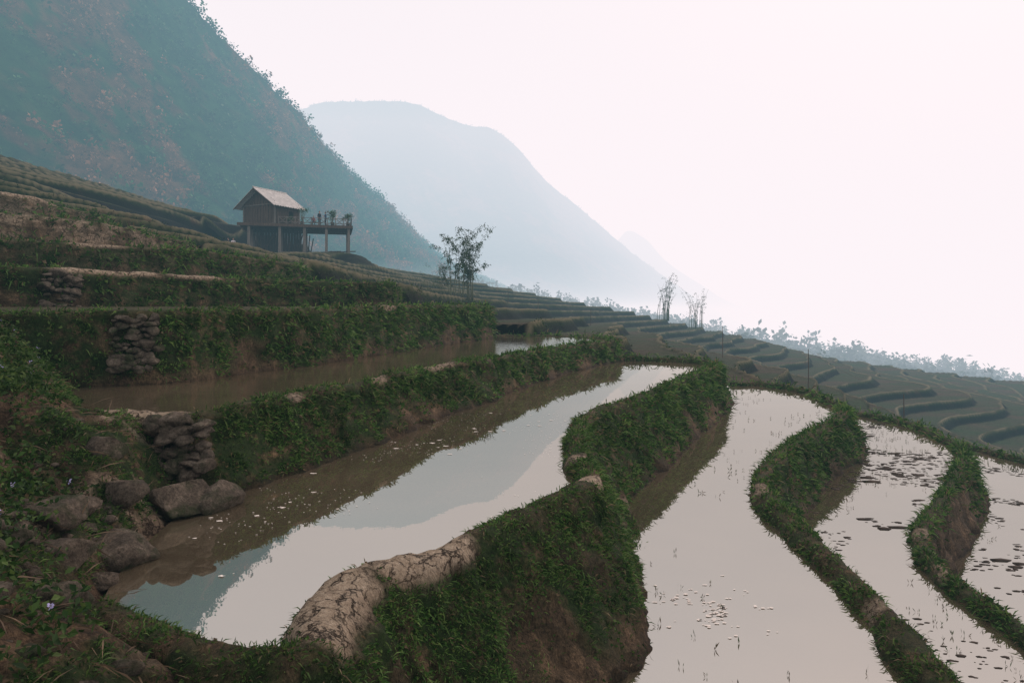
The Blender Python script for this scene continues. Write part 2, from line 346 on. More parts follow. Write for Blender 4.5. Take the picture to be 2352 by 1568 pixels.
# ------------------------------------------------------------------ near bank
CP=np.array([(-1.95,2.6,-1.4),(-1.83,3.3,-1.62),(-2.5,4,-1.55),(-2.6,3.5,-1.3),(-2.9,5.2,-1.6),(-3.4,5,-1.37),(-3.7,6,-1.07),(-3.5,6.6,-.93),(-4.8,7,-.87),(-4.5,6,-.7),(-5.8,8.5,-.43),(-6.75,9,-.05),(-6.9,10.5,.0),(-9.75,13,.9),(-5.6,6.5,-.35),(-4.2,4,-.7),(-3.3,2.5,-1.0),
 (-.9,2.7,-1.75),(-.3,2.9,-2.05),(0,2,-2.1),(0,0,-1.7),(-1,0,-1.5),(-3,0,-1.0),(.6,2.6,-2.9),(1.3,2,-3.2),(1.3,.5,-3.),(1.2,-2,-3),(1,4,-3.4),(.3,3.7,-3.),(-.2,4.2,-3),(1.5,6,-3.6),(-8,5,.2),(-12,5,1.),(-12,12,1.4),(-12,-3,1),(-6,-3,-.4),(0,-3,-1.6),(-9,9,.4)])
_A=np.hypot(CP[:,None,0]-CP[None,:,0],CP[:,None,1]-CP[None,:,1]); _mu=CP[:,2].mean(); _w=np.linalg.solve(_A+np.eye(len(CP))*1e-3,CP[:,2]-_mu)
def rbf(P):
    r=np.full(len(P),_mu)
    for k in range(len(CP)): r=r+_w[k]*np.hypot(P[:,0]-CP[k,0],P[:,1]-CP[k,1])
    return r
xs=np.r_[np.arange(-12,-6,.12),np.arange(-6,1.7,.04)]; ys=np.r_[np.arange(-3,1.5,.15),np.arange(1.5,8,.04),np.arange(8,14,.09)]
X,Y=np.meshgrid(xs,ys,indexing='ij'); G=np.stack([X.ravel(),Y.ravel()],-1)
def bank_z(G):
    G=np.asarray(G,float)
    z=rbf(G); q=P3(G[:,0],G[:,1])
    d2=sdf(G,PP[1]); d1=sdf(G,PP[0])
    z=z+(fbm(q,1.4,4,3)-.5)*.42+(fbm(q,6,4,9)-.5)*.26+(fbm(q,22,3,5)-.5)*.08
    z=np.minimum(z,-1.75-.12+1.5*d2+(fbm(q,4,3,2)-.5)*.3); z=np.minimum(z,-1.05-.12+1.4*d1+(fbm(q,4,3,6)-.5)*.2)
    return z
Z=bank_z(G).reshape(X.shape); VB=np.stack([X,Y,Z],-1)
gn=fbm(VB,1.3,4,77)*.6+fbm(VB,7,3,41)*.4
gB=sstep(.46,.55,gn+.06*sstep(.5,.68,-X/np.maximum(Y,.5))+.08*((Y<3.4)&(X>-1.9)))
tB=tanmask(VB,.9)*(1-gB*.5)
d2=sdf(G,PP[1]).reshape(X.shape)
shore=np.clip(1-np.abs(Z+1.7)/.1,0,1); shore=np.where(Z<-1.7,1,shore)*(d2<.5)
gB=gB*(1-shore)*sstep(.0,.35,d2+ (gn-.5))
npmesh('ground_bank',VB.reshape(-1,3),gridfaces(*X.shape),M_E,{'g':gB,'t':np.maximum(tB,.6*(1-gB)*sstep(.5,.62,fbm(VB,2.4,3,8))),'w':shore*.8})
SC.append((VB,gB,shore))

# ------------------------------------------------------------------ wide terraced hillside
PX=[-200,-110,-70,-40,-20,-15,-9.5,-5,-1,3.5,7,10.5,13,16,25,35,60,100,220]
Z30=[50,30,19,10,4.6,3.2,2.1,.9,-.5,-1.4,-2.2,-3.2,-4.3,-5.6,-9.4,-13.0,-19,-26,-40]
QX=[-200,-110,-67.5,-35,-20,-8,4,20,30,39,67,100,220]
Z90=[60,36,21.5,10.7,7.0,3.4,.5,-2.9,-5,-7.6,-12.6,-18,-32]
RX=[-200,-110,-60,-31,-19,-4.4,7,30,50,65,88,112,150,220]
Z150=[50,28,13,9.5,8.2,6.2,4.1,-.6,-4.4,-9,-12.2,-14.8,-20,-34]
def hill_s(x,y):
    w=np.clip((y-30)/60,-.15,1); w2=np.clip((y-90)/60,0,1)
    z=np.interp(x,PX,Z30)*(1-w)+np.interp(x,QX,Z90)*w
    z=z*(1-w2)+np.interp(x,RX,Z150)*w2
    return z-.22*np.maximum(0,y-152)
def hill_z(x,y):
    q=P3(x,y); lobe=(fbm(q,.032,2,61)-.5)*20*sstep(8,24,x)*(1-sstep(95,120,y))
    dx=(fbm(q,.05,2,2)-.5)*10+(fbm(q,.3,2,3)-.5)*.6+lobe; dy=(fbm(q,.06,2,8)-.5)*13
    s=hill_s(x+dx*.8,y+dy)-.35
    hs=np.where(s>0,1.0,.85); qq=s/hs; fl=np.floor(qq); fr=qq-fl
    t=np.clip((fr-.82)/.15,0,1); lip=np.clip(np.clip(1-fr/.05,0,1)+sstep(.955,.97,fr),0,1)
    z=hs*(fl+t)+.35
    dh=np.hypot((x+26)/1.15,y-83); k=1-sstep(5.5,9.5,dh); z=z*(1-k)+7.2*k
    side=sstep(-38,-32,x); cap=7.15-.098*(80-y); z=np.where((y>45)&(y<80),z-side*np.maximum(0,z-cap)*sstep(45,55,y),z)
    return z+(fbm(q,1.2,3,4)-.5)*.08+.16*lip*(1-k)*(.3+fbm(q,.8,3,9)), t, lip*(1-k)
def hz(x,y): return float(hill_z(np.array([x]),np.array([y]))[0][0])
xs=np.unique(np.r_[np.arange(-200,-80,3.),np.arange(-80,-45,.27),np.arange(-45,60,.17),np.arange(60,120,.4),np.arange(120,220,4.)])
ys=np.unique(np.r_[np.arange(-60,5,4.),np.arange(5,22,.4),np.arange(22,60,.18),np.arange(60,110,.26),np.arange(110,156,.4),np.arange(156,260,3.)])
X,Y=np.meshgrid(xs,ys,indexing='ij'); Z,T_,L_=hill_z(X,Y)
near=(X>-34)&(X<24)&(Y<42)&(Y>-12)
G=np.stack([X[near],Y[near]],-1); d=np.full(len(G),1e9)
for p in QP+[[(-11.7,-2.8),(1.5,-2.8),(1.5,13.6),(-11.7,13.6)]]: d=np.minimum(d,sdf(G,p))
zz=Z[near]; zz=np.minimum(zz,zz+(d-.45)*3.0); zz=np.where(d<-.05,-12,np.maximum(zz,-12)); Z[near]=zz
V=np.stack([X,Y,Z],-1)
slope=np.hypot(np.gradient(Z,xs,axis=0),np.gradient(Z,ys,axis=1)); R_=np.maximum(sstep(.3,.7,slope),((T_>.02)&(T_<.98))*1.)
patch=sstep(.38,.52,fbm(P3(X,Y),.3,3,12))
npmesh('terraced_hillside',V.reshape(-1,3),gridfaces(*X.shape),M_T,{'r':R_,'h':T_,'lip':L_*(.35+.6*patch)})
# ------------------------------------------------------------------ leaves
def leafmesh(name,P,D,L,W,C,droop=.25,parent=None,mat=None):
    D=D/(np.linalg.norm(D,axis=1)[:,None]+1e-9)
    s=np.cross(D,rng.normal(size=D.shape)); s/=np.linalg.norm(s,axis=1)[:,None]+1e-9
    L=L[:,None]; W=W[:,None]; mid=P+D*L*.5; tip=P+D*L; tip[:,2]-=(L*droop)[:,0]
    V=np.stack([P,mid+s*W*.5,tip,mid-s*W*.5],1).reshape(-1,3)
    F=np.arange(len(P)*4).reshape(-1,4)
    return npmesh(name,V,F,mat or M_L,cols={'col':np.repeat(C,4,0)},smooth=False,parent=parent)
GP=np.array([(.018,.050,.010),(.041,.100,.020),(.080,.152,.034),(.130,.195,.052)])
def greens(n,P=None,dead=.08):
    k=rng.random(n)**1.35*3; i=np.floor(k).astype(int).clip(0,2); t=(k-i)[:,None]
    c=GP[i]*(1-t)+GP[i+1]*t
    if P is not None: c=c*(.25+1.5*fbm(P,1.8,3,5))[:,None]
    dd=rng.random(n)<dead; c[dd]=np.array([.18,.135,.075])*rng.uniform(.4,1.2,(dd.sum(),1)); return c
Ps=[];Ns=[]
for V,g,w in SC:
    a=V[:-1,:-1];b=V[1:,:-1];c=V[1:,1:];dd=V[:-1,1:]
    nr=np.cross(c-a,dd-b); ar=np.linalg.norm(nr,axis=-1)/2; nr/=(2*ar[...,None]+1e-9)
    if nr[...,2].mean()<0: nr=-nr
    ce=(a+c)/2; dist=np.linalg.norm(ce,axis=-1); L=np.clip(.0046*dist,.024,.20)
    den=1.1/(L*L*.34)*(g[:-1,:-1]**1.2)*(w[:-1,:-1]<.6)*(.2+1.5*sstep(.4,.6,fbm(ce,4,2,19)))
    vis=(ce[...,1]>1.5)&(np.abs(ce[...,0]/np.maximum(ce[...,1],.1))<.95)&(ar<1)
    cnt=rng.poisson(np.clip(ar*den*vis,0,200))
    idx=np.repeat(np.arange(cnt.size),cnt.ravel())
    u=rng.random((len(idx),1));v=rng.random((len(idx),1))
    A,B,C_,D_=[q.reshape(-1,3)[idx] for q in(a,b,c,dd)]
    Ps.append((A*(1-u)+B*u)*(1-v)+(D_*(1-u)+C_*u)*v); Ns.append(nr.reshape(-1,3)[idx])
P=np.vstack(Ps); Nn=np.vstack(Ns)
dist=np.linalg.norm(P,axis=1); L=np.clip(.0046*dist,.024,.20)*rng.uniform(.5,1.6,len(P))
blade=rng.random(len(P))<.4
D=Nn*.8+rng.normal(size=P.shape)*.55+np.array([0,0,.35])
L=np.where(blade,L*2.2,L); W=np.where(blade,L*.10,L*.62)
leafmesh('grass',P-Nn*.01,D,L,W,greens(len(P),P),.3)
a=np.stack([X,Y,Z],-1)[:-1,:-1]; m=(R_[:-1,:-1]>.5)&(T_[:-1,:-1]>.4)&(Y[:-1,:-1]<50)&(Y[:-1,:-1]>18)&(np.abs(X[:-1,:-1]/np.maximum(Y[:-1,:-1],1))<.85)&(Z[:-1,:-1]>-9.5)
pts=a[m]; pts=pts[rng.random(len(pts))<.3]; pts=np.repeat(pts,3,0)+rng.normal(size=(len(pts)*3,3))*.08
dist=np.linalg.norm(pts,axis=1); L=.0030*dist*rng.uniform(.5,1.3,len(pts))
leafmesh('hillside_grass',pts,rng.normal(size=pts.shape)*.6+np.array([.3,-.4,.1]),L,L*.5,greens(len(pts),pts)*.45,.3)

n=2600; wp=np.stack([rng.uniform(-7.5,-1.9,n*4),rng.uniform(2.2,10.5,n*4)],-1)
ok=(sdf(wp,PP[1])>.35)&(sdf(wp,PP[0])>.3); wp=wp[ok]; nz=fbm(P3(wp[:,0],wp[:,1]),.9,3,21)+.20*sstep(.5,.72,-wp[:,0]/wp[:,1])
wp=wp[nz>.57][:n]; wz=bank_z(wp); n=len(wp)
h=rng.uniform(.06,.28,n); lean=np.stack([rng.normal(0,.3,n),rng.normal(0,.3,n),np.ones(n)],-1)
t=rng.random((n,16,1)); base=np.stack([wp[:,0],wp[:,1],wz],-1)
LP=(base[:,None]+lean[:,None]*h[:,None,None]*t).reshape(-1,3)+rng.normal(size=(n*16,3))*.022
LL=rng.uniform(.025,.065,len(LP)); leafmesh('weeds',LP,rng.normal(size=LP.shape)+[0,0,.3],LL,LL*.5,greens(len(LP),LP,.03)*.65,.2)
fs=rng.random(n)<.05; FL=(base+lean*(h[:,None]+.04))[fs]
fp=np.repeat(FL,7,0)+rng.normal(size=(len(FL)*7,3))*.008
leafmesh('wildflowers',fp,rng.normal(size=fp.shape),np.full(len(fp),.015),np.full(len(fp),.013),np.tile([[.45,.42,.68]],(len(fp),1)),.0)
n=1300; wp=np.stack([rng.uniform(-4.5,-1.4,n),rng.uniform(2.2,6.5,n)],-1); wp=wp[sdf(wp,PP[1])>.1]; wz=bank_z(wp); L=rng.uniform(.08,.3,len(wp)); dd=rng.normal(size=(len(wp),3))*[1,1,.35]
leafmesh('straw',P3(wp[:,0],wp[:,1],wz+.02),dd,L,L*.03+.002,np.array([.17,.12,.075])*rng.uniform(.3,1.3,(len(wp),1)),.1)

# ------------------------------------------------------------------ stones
def pile(name,items,sub=3):
    b=MB()
    for i,(x,y,z,r) in enumerate(items):
        s=random.uniform(.8,1.25); b.rock((x,y,z),(r*s,r*random.uniform(.8,1.1),r*random.uniform(.5,.85)),seed=i+int(abs(x*31)),sub=sub,rz=random.uniform(-.5,.5))
    return b.build(name,[M_R],smooth=True)
def facing(p0,p1,zt,zb,rows,cols,r,out):
    it=[]
    for j in range(rows):
        h=j/(rows-1)
        for i in range(cols):
            t=(i+.5*(j%2)+random.uniform(-.3,.3))/cols
            if random.random()<.1: continue
            x=p0[0]+(p1[0]-p0[0])*t; y=p0[1]+(p1[1]-p0[1])*t
            it.append((x+out[0]*(1-h)*.22,y+out[1]*(1-h)*.22+random.gauss(0,.02),zb+(zt-zb)*h+random.uniform(-.03,.03),r*random.uniform(.5,1.35)))
    return it
pile('stone_wall',facing((-3.5,6.44),(-2.85,6.52),-1.02,-1.5,7,8,.078,(.2,-.6)))
pile('boulder',[(-2.98,6.0,-1.66,.26)],4); pile('boulder',[(-2.66,6.15,-1.68,.19)],4)
pile('boulder',[(-2.78,4.85,-1.70,.25)],4)
for x,y,r in [(-2.75,4.25,.15),(-3.05,4.55,.17),(-3.2,5.0,.16),(-3.1,5.45,.15),(-2.5,3.85,.12),(-3.45,5.75,.14),(-2.3,3.45,.11),(-2.75,3.7,.13)]:
    pile('boulder',[(x,y,float(bank_z([[x,y]])[0])+r*.25,r)],4)
n=300; q=np.stack([rng.normal(-2.6,.6,n),rng.normal(4.2,1.1,n)],-1); q=q[(sdf(q,PP[1])>.02)&(q[:,1]>2.4)]; qz=bank_z(q)
pile('stones',[(x,y,z+.0,abs(random.gauss(0,.035))+.015) for (x,y),z in zip(q,qz)],2)
pile('stone_wall',facing((-5.8,9.97),(-5.3,10.25),-.08,-.8,9,6,.078,(.1,-.6)))
pile('stone_wall',facing((-10.0,14.55),(-9.5,15.15),.85,.05,8,5,.10,(.2,-.6)))
pile('stone_wall',facing((-8.6,8.5),(-7.6,9.0),-.1,-.45,3,8,.09,(.1,-.5)))

# ------------------------------------------------------------------ things in the water
def flats(name,P,r,mat,z=.006,st=1.6):
    b=MB()
    for (x,y,zz),rr in zip(P,r):
        k=9; a0=random.random()*6
        V=[(x+rr*random.uniform(.35,1.1)*math.cos(a0+6.283*i/k)*st,y+rr*random.uniform(.35,1.1)*math.sin(a0+6.283*i/k),zz+z) for i in range(k)]
        b.add(V,[tuple(range(k))])
    return b.build(name,[mat])
M_F=simple('foam_and_glints',(.70,.65,.58),.6,.1,20)
p=np.stack([rng.uniform(-2.6,1.2,4000),rng.uniform(3.6,12,4000)],-1)
p=p[(fbm(P3(p[:,0],p[:,1]),1.2,3,4)>.50)&(sdf(p,PP[1])<-.2)&(sdf(p,PP[0])>.5)][:560]
pts=[(x,y,WL[1]) for x,y in p]; rr=[random.uniform(.003,.008)*(1+(random.random()<.05)*3) for _ in pts]
p=np.stack([rng.normal(2.0,.3,600),rng.normal(6.7,.25,600)],-1); p=p[fbm(P3(p[:,0],p[:,1]),4,2,4)>.55][:110]
pts+=[(x,y,WL[2]) for x,y in p]; rr+=[random.uniform(.006,.022) for _ in p]  # pale flecks on the lower paddy, painted in as water reflections
flats('foam_and_glints',pts,rr,M_F)
p=np.stack([rng.uniform(4,17,16000),rng.uniform(6.5,27,16000)],-1)
p=p[fbm(P3(p[:,0],p[:,1]),.8,4,4)>.53]; s3,s4,s2=sdf(p,PP[3]),sdf(p,PP[4]),sdf(p,PP[2])
lv=np.where((s3<-.3)&(s2>.6),3,np.where((s4<-.3)&(s3>.6),4,0)); ok=lv>0; p=p[ok][:1500]; lv=lv[ok][:1500]
b=MB()
for (x,y),l in zip(p,lv):
    s=random.uniform(.012,.045)*(1+(random.random()<.08))*min(1,(y/14)**1.2); b.rock((x,y,WL[l]),(s*random.uniform(1.2,2.6),s*1.1,s*.3),seed=int(x*100),sub=1,cuts=3)
b.build('mud_clods',[M_MUD],smooth=True)
p=np.stack([rng.uniform(1.2,17,9000),rng.uniform(5,27,9000)],-1); p=p[fbm(P3(p[:,0],p[:,1]),.5,3,14)>.5]
s=[sdf(p,PP[k]) for k in range(5)]; lv=np.zeros(len(p),int)
for k in(2,3,4): lv=np.where((s[k]<-.25)&(s[k-1]>.5),k,lv)
ok=(lv>0)&((lv>2)|(rng.random(len(p))<.3)); p=p[ok][:900]; lv=lv[ok][:900]
q=np.repeat(P3(p[:,0],p[:,1],np.array(WL)[lv]),3,0); q[:,:2]+=rng.normal(size=(len(q),2))*.015; L=rng.uniform(.03,.09,len(q)); leafmesh('rice_stubble',q,rng.normal(size=q.shape)*.35+[0,0,1],L,L*.12+.002,greens(len(q),None,.5)*.6,.1)

# ------------------------------------------------------------------ mountains
def loft(name,ridge,base,n,m,amp,f,seed,back,col_a,col_b,sag=.1,treeamp=0):
    def rs(p,n):
        r=resample(p,k=0,lo=5,hi=5); s=np.linspace(0,len(r)-1,n); return np.stack([np.interp(s,np.arange(len(r)),r[:,c]) for c in range(3)],-1)
    A=rs(ridge,n);B=rs(base,n); v=np.linspace(-.5,1,m)
    V=np.zeros((n,m,3))
    for j,t in enumerate(v):
        if t<0: V[:,j]=A+np.array(back)*(-t*2)
        else:
            V[:,j]=A*(1-t)+B*t; V[:,j,2]-=math.sin(math.pi*t)*sag*(A[:,2]-B[:,2])
    nn=(fbm(V,f,5,seed)-.5)*2; e=sstep(0,.12,np.abs(v))[None,:]*.75+.25
    V[...,2]+=nn*amp*e*.6; V[...,1]+=nn*amp*e
    V[...,2]+=(fbm(V,f*12,3,seed+3)-.5)*treeamp
    k=sstep(.49,.60,fbm(V,f*2.2,4,seed+7)*.65+fbm(V,f*14,2,seed+9)*.35)[...,None]
    C=np.array(col_a)*(1-k)+np.array(col_b)*k
    npmesh(name,V.reshape(-1,3),gridfaces(n,m),M_M,cols={'col':C.reshape(-1,3)})
    return V,k[...,0],v
R1=[(-330,240,330),(-250,330,262),(-190,400,184),(-172,425,163),(-149,470,141),(-130,540,114),(-109,620,95),(-81,720,64),(-25,850,36),(80,1000,11),(200,1150,-20)]
B1=[(-300,90,60),(-200,130,25),(-135,175,10),(-115,205,8),(-98,245,8),(-85,285,6),(-60,345,4),(-20,450,0),(20,550,-5),(90,700,-12),(230,900,-35)]
V1,k1,v1=loft('mountain',R1,B1,420,200,15,.012,5,(90,120,-160),(.016,.046,.015),(.085,.045,.026),.06,5)
R2=[(-1000,1900,380),(-640,1800,520),(-540,1750,525),(-497,1790,555),(-340,1800,562),(-248,1800,551),(-135,1830,508),(-54,1840,499),(17,1860,451),(88,1880,372),(172,1900,309),(270,1950,236),(350,1980,177),(440,2000,115),(560,2050,40),(680,2100,-20),(900,2200,-120)]
B2=[(-1000,1000,50),(-700,1050,20),(-550,1100,0),(-450,1100,0),(-340,1100,-20),(-248,1100,-20),(-135,1130,-30),(-54,1140,-30),(17,1160,-40),(88,1180,-50),(172,1200,-60),(270,1300,-70),(350,1350,-80),(440,1400,-100),(600,1500,-120),(760,1600,-160),(1000,1700,-220)]
V2,k2,v2=loft('mountain',R2,B2,300,120,42,.004,15,(200,500,-500),(.03,.042,.028),(.085,.06,.045),.05,9)
R3=[(0,2900,300),(300,2950,330),(440,2980,322),(510,3000,372),(590,3000,330),(680,3000,230),(830,3000,130),(1000,3050,40),(1300,3100,-60)]
B3=[(0,2300,0),(300,2300,-50),(500,2300,-80),(600,2300,-100),(700,2300,-100),(800,2300,-120),(900,2400,-150),(1100,2400,-160),(1300,2400,-200)]
loft('mountain',R3,B3,120,50,20,.004,25,(200,500,-500),(.03,.04,.03),(.05,.05,.03),.05,6)
R4=[(-150,300,22),(-90,330,18),(-20,370,14),(60,400,2),(120,400,-10),(160,390,-18),(205,380,-24),(245,375,-31),(290,370,-41),(360,360,-57),(460,350,-75)]
B4=[(-150,180,-5),(-70,180,-12),(0,190,-16),(60,195,-20),(100,190,-25),(130,185,-30),(170,180,-34),(210,170,-40),(260,165,-50),(330,160,-65)]
V4,k4,v4=loft('hill',R4,B4,200,50,3,.03,35,(50,200,-80),(.03,.045,.02),(.06,.045,.03),.02,0)
me=bpy.data.meshes.new('ground'); me.from_pydata([(-6000,-3000,-260),(9000,-3000,-260),(9000,12000,-260),(-6000,12000,-260)],[],[(0,1,2,3)]); me.materials.append(simple('valley_floor',(.05,.06,.035),1,.3,.01)); me.update(); link(bpy.data.objects.new('ground',me))
def forest(name,pts,h,q,ca,cb,k):
    n=len(pts); P=np.repeat(pts,q,0); H=np.repeat(h,q); K=np.repeat(k,q)
    o=rng.normal(size=P.shape); o/=np.linalg.norm(o,axis=1)[:,None]; o*=rng.random((len(P),1))**.4
    shape=np.repeat(rng.uniform(.7,1.3,(n,3)),q,0)
    P=P+o*shape*np.stack([H*.42,H*.42,H*.5],-1)+np.stack([H*0,H*0,H*.45],-1)
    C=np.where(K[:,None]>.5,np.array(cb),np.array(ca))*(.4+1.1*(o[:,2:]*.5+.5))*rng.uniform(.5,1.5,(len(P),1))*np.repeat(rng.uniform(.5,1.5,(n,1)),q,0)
    D=rng.normal(size=P.shape); L=H*rng.uniform(.16,.36,len(P)); leafmesh(name,P,D,L,L*.7,C,.1)
def pick(V,k,v,n,vmax=1.,vmin=-.02):
    vi=[j for j in range(len(v)) if vmin<=v[j]<=vmax]; j=rng.choice(vi,n); i=rng.integers(0,V.shape[0]-1,n)
    return V[i,j]+rng.normal(size=(n,3))*np.array([2,2,0]),k[i,j]
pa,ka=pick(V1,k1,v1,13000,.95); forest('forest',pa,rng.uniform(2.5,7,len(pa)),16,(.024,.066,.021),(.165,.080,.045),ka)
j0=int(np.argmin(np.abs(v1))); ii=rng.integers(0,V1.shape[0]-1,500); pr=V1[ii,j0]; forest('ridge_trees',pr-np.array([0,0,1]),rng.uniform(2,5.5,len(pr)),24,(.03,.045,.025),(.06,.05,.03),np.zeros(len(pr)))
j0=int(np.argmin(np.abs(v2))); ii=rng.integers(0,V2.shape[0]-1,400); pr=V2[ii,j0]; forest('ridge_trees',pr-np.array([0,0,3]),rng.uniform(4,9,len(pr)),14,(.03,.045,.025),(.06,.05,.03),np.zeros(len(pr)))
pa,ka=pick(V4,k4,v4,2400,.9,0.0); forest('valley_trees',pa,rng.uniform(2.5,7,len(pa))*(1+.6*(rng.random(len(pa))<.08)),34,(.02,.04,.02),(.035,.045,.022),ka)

# ------------------------------------------------------------------ bamboo
def bamboo(name,x,y,n,h,spread,leafy,lean=.5):
    z=hz(x,y); b=MB(); LP=[];LD=[]; e=empty(name); sz=h/6.5
    for i in range(n):
        a=random.uniform(0,6.28); bx=x+random.gauss(0,spread*.35); by=y+random.gauss(0,spread*.35); H=h*random.uniform(.5,1.05)
        ln=random.uniform(.02,lean)*(1.4 if random.random()<.2 else .8); path=[];rad=[]
        for k in range(11):
            t=k/10; path.append((bx+math.cos(a)*ln*H*t**2.3,by+math.sin(a)*ln*H*t**2.3*.6,z-.2+H*(t-.3*ln*t**4))); rad.append(.04*sz*(1-t*.85))
        b.tube(path,rad,5)
        if random.random()<.25: continue
        for k in range(4,11):
            for s in range(2):
                if random.random()>.3+.6*leafy: continue
                p=Vector(path[k]); d=Vector((random.gauss(0,1),random.gauss(0,1),random.uniform(0,.8))).normalized()*random.uniform(.2,.7)
                b.tube([p,p+d*.5,p+d],[.012,.008,.003],3)
                for w in range(int(3+leafy*24)):
                    LP.append(p+d*random.uniform(.3,1.2)+Vector([random.gauss(0,.12) for _ in range(3)])); LD.append((random.gauss(0,.6),random.gauss(0,.6),-.5+random.gauss(0,.3)))
    b.build('stems',[M_BAM],e,True); LP=np.array([tuple(p) for p in LP]); L=rng.uniform(.14,.30,len(LP))*sz
    leafmesh('leaves',LP,np.array(LD),L,L*.26,greens(len(LP),None,.2)*.6,.1,parent=e)
bamboo('bamboo_clump',-4.4,62,22,7.0,1.7,.8,.5)
bamboo('bamboo_clump',-7.0,63,8,3.4,1.8,.5,.4)
bamboo('bamboo_clump',31.5,140,18,10.5,2.4,.12); bamboo('bamboo_clump',38,140,15,9.6,2.4,.12)

# ------------------------------------------------------------------ posts and wires, little fence
tops=[]
for x,y,h in [(-.5,85,1.9),(3.2,84,1.9),(9.0,78,2.0),(18.5,60,2.8),(21.7,50,3.0),(24.1,42,3.2)]:
    z=hz(x,y); b=MB(); b.tube([(x,y,z-.3),(x+.02,y,z+h*.5),(x,y,z+h)],[.035,.03,.022],6); b.build('fence_post',[M_WD]); tops.append((x,y,z+h-.1))
b=MB()
for p,q in zip(tops[:-1],tops[1:]):
    b.tube([tuple(p[c]+(q[c]-p[c])*t-(.5*t*(1-t)*4*.6 if c==2 else 0) for c in range(3)) for t in np.linspace(0,1,14)],.005,4)
b.build('wire',[M_WD])
b=MB()
for i in range(9):
    x=-8.6+i*.18; y=52+.1*i; z=hz(x,y); b.tube([(x,y,z-.1),(x+random.gauss(0,.05),y,z+random.uniform(.7,1.25))],.03,5)
b.build('wooden_fence',[M_WG])

# ------------------------------------------------------------------ stilt house
H=empty('stilt_house')
u=Vector((.966,.259,0)); v=Vector((-.259,.966,0)); O=Vector((-30.5,79,0)); RD=Matrix.Rotation(math.radians(15),3,'Z')
def dk(a,b_,z): return O+u*a+v*b_+Vector((0,0,z))
b=MB()
for i in range(34):
    b.box(dk(-1.2+12.9*(i+.5)/34,3.6,10.46),(12.9/34-.03,7.2,.06),0,RD)
for k in range(4): b.box(dk(5.25,.15+k*2.25,10.31),(12.9,.16,.22),1,RD)
b.box(dk(5.25,-.02,10.36),(13.0,.06,.34),1,RD); b.box(dk(11.74,3.6,10.36),(.06,7.2,.34),1,RD)
b.build('deck',[M_WG,M_WD],H)
b=MB()
for a in (0,3.4,6.2,8.7,11.3):
    for w in (.3,3.6,6.8):
        p=dk(a,w,0); z0=hz(p.x,p.y)-.4; b.box((p.x,p.y,(z0+10.2)/2),(.3,.3,10.2-z0),0,RD)
b.build('stilts',[M_WG],H)
b=MB()
for i in range(24):
    p=dk(.6+6.4*i/24,4.5+random.uniform(-.3,.3),0); z0=7.1
    b.tube([(p.x,p.y,z0),(p.x+random.gauss(0,.5),p.y+.4,z0+random.uniform(2.2,3.0))],.07,5)
for i in range(16):
    p=dk(.4+.34*i,6.2,8.7); b.box(p,(.32,.08,3.1),0,RD)
for i in range(14):
    p=dk(7+random.uniform(0,4),1.5+random.uniform(0,3),0); p.z=hz(p.x,p.y)+random.uniform(.05,.35); b.tube([p,p+Vector((random.uniform(.8,1.6),random.uniform(-.5,.5),.05))],.07,5)
b.build('stored_timber',[M_WD],H)
b=MB()
def rail(a0,w0,a1,w1,lat):
    n=max(2,int(math.hypot(a1-a0,w1-w0)/.9)); pr=None
    for i in range(n+1):
        t=i/n; p=dk(a0+(a1-a0)*t,w0+(w1-w0)*t,0)
        b.tube([(p.x,p.y,10.4),(p.x,p.y,11.42)],.045,5)
        if pr is not None:
            for zz in (10.75,11.35): b.tube([(pr.x,pr.y,zz),(p.x,p.y,zz)],.035,5)
            if lat: b.tube([(pr.x,pr.y,10.55),(p.x,p.y,11.35)],.03,4); b.tube([(pr.x,pr.y,11.35),(p.x,p.y,10.55)],.03,4)
        pr=p
rail(3.3,.15,11.6,.15,True); rail(11.6,.15,11.6,7,True); rail(6.8,7,11.6,7,False)
b.build('railing',[M_WG],H)
ph=math.radians(-28); ex=Vector((math.cos(ph),math.sin(ph),0)); ey=Vector((-math.sin(ph),math.cos(ph),0)); RC=Matrix.Rotation(ph,3,'Z')
C0=Vector((-27.9,80.3,0))
W_,D_=5.2,3.8
def cb(a,b_,z): return C0-ex*(W_-a)+ey*b_+Vector((0,0,z))
b=MB(); zf=10.5; ze=12.95; rise=1.9
n=20
for i in range(n):
    a=(i+.5)*W_/n; top=ze+rise*(1-abs(a-W_/2)/(W_/2+.75)) ; hh=top-zf-.12+random.uniform(-.02,.02)
    off=random.uniform(-.03,.03)
    b.box(cb(a,0+off,zf+hh/2),(W_/n-.05,.06,hh),0,RC); b.box(cb(a,D_+off,zf+hh/2),(W_/n-.02,.06,hh),0,RC)
n=16
for i in range(n):
    w=(i+.5)*D_/n
    for a in (0,W_):
        if a==W_ and 9<=i<=11: b.box(cb(a,w,zf+.45),(.06,D_/n-.02,.9),0,RC); b.box(cb(a,w,zf+2.1),(.06,D_/n-.02,.6),0,RC); continue
        b.box(cb(a+random.uniform(-.03,.03),w,zf+1.22),(.06,D_/n-.05,2.45),0,RC)
b.build('walls',[M_WD],H)
b=MB()
for a,w in((0,0),(W_,0),(0,D_),(W_,D_)): b.box(cb(a,w,zf+1.25),(.17,.17,2.55),0,RC)
b.box(cb(W_/2,-.08,zf+2.45),(W_+.1,.08,.12),0,RC); b.box(cb(W_+.08,D_/2,zf+2.42),(.08,D_,.12),0,RC); b.box(cb(W_/2,-.08,zf+.1),(W_+.1,.08,.14),0,RC)
b.build('frame',[M_WG],H)
b=MB(); oh=.85; fo=.9
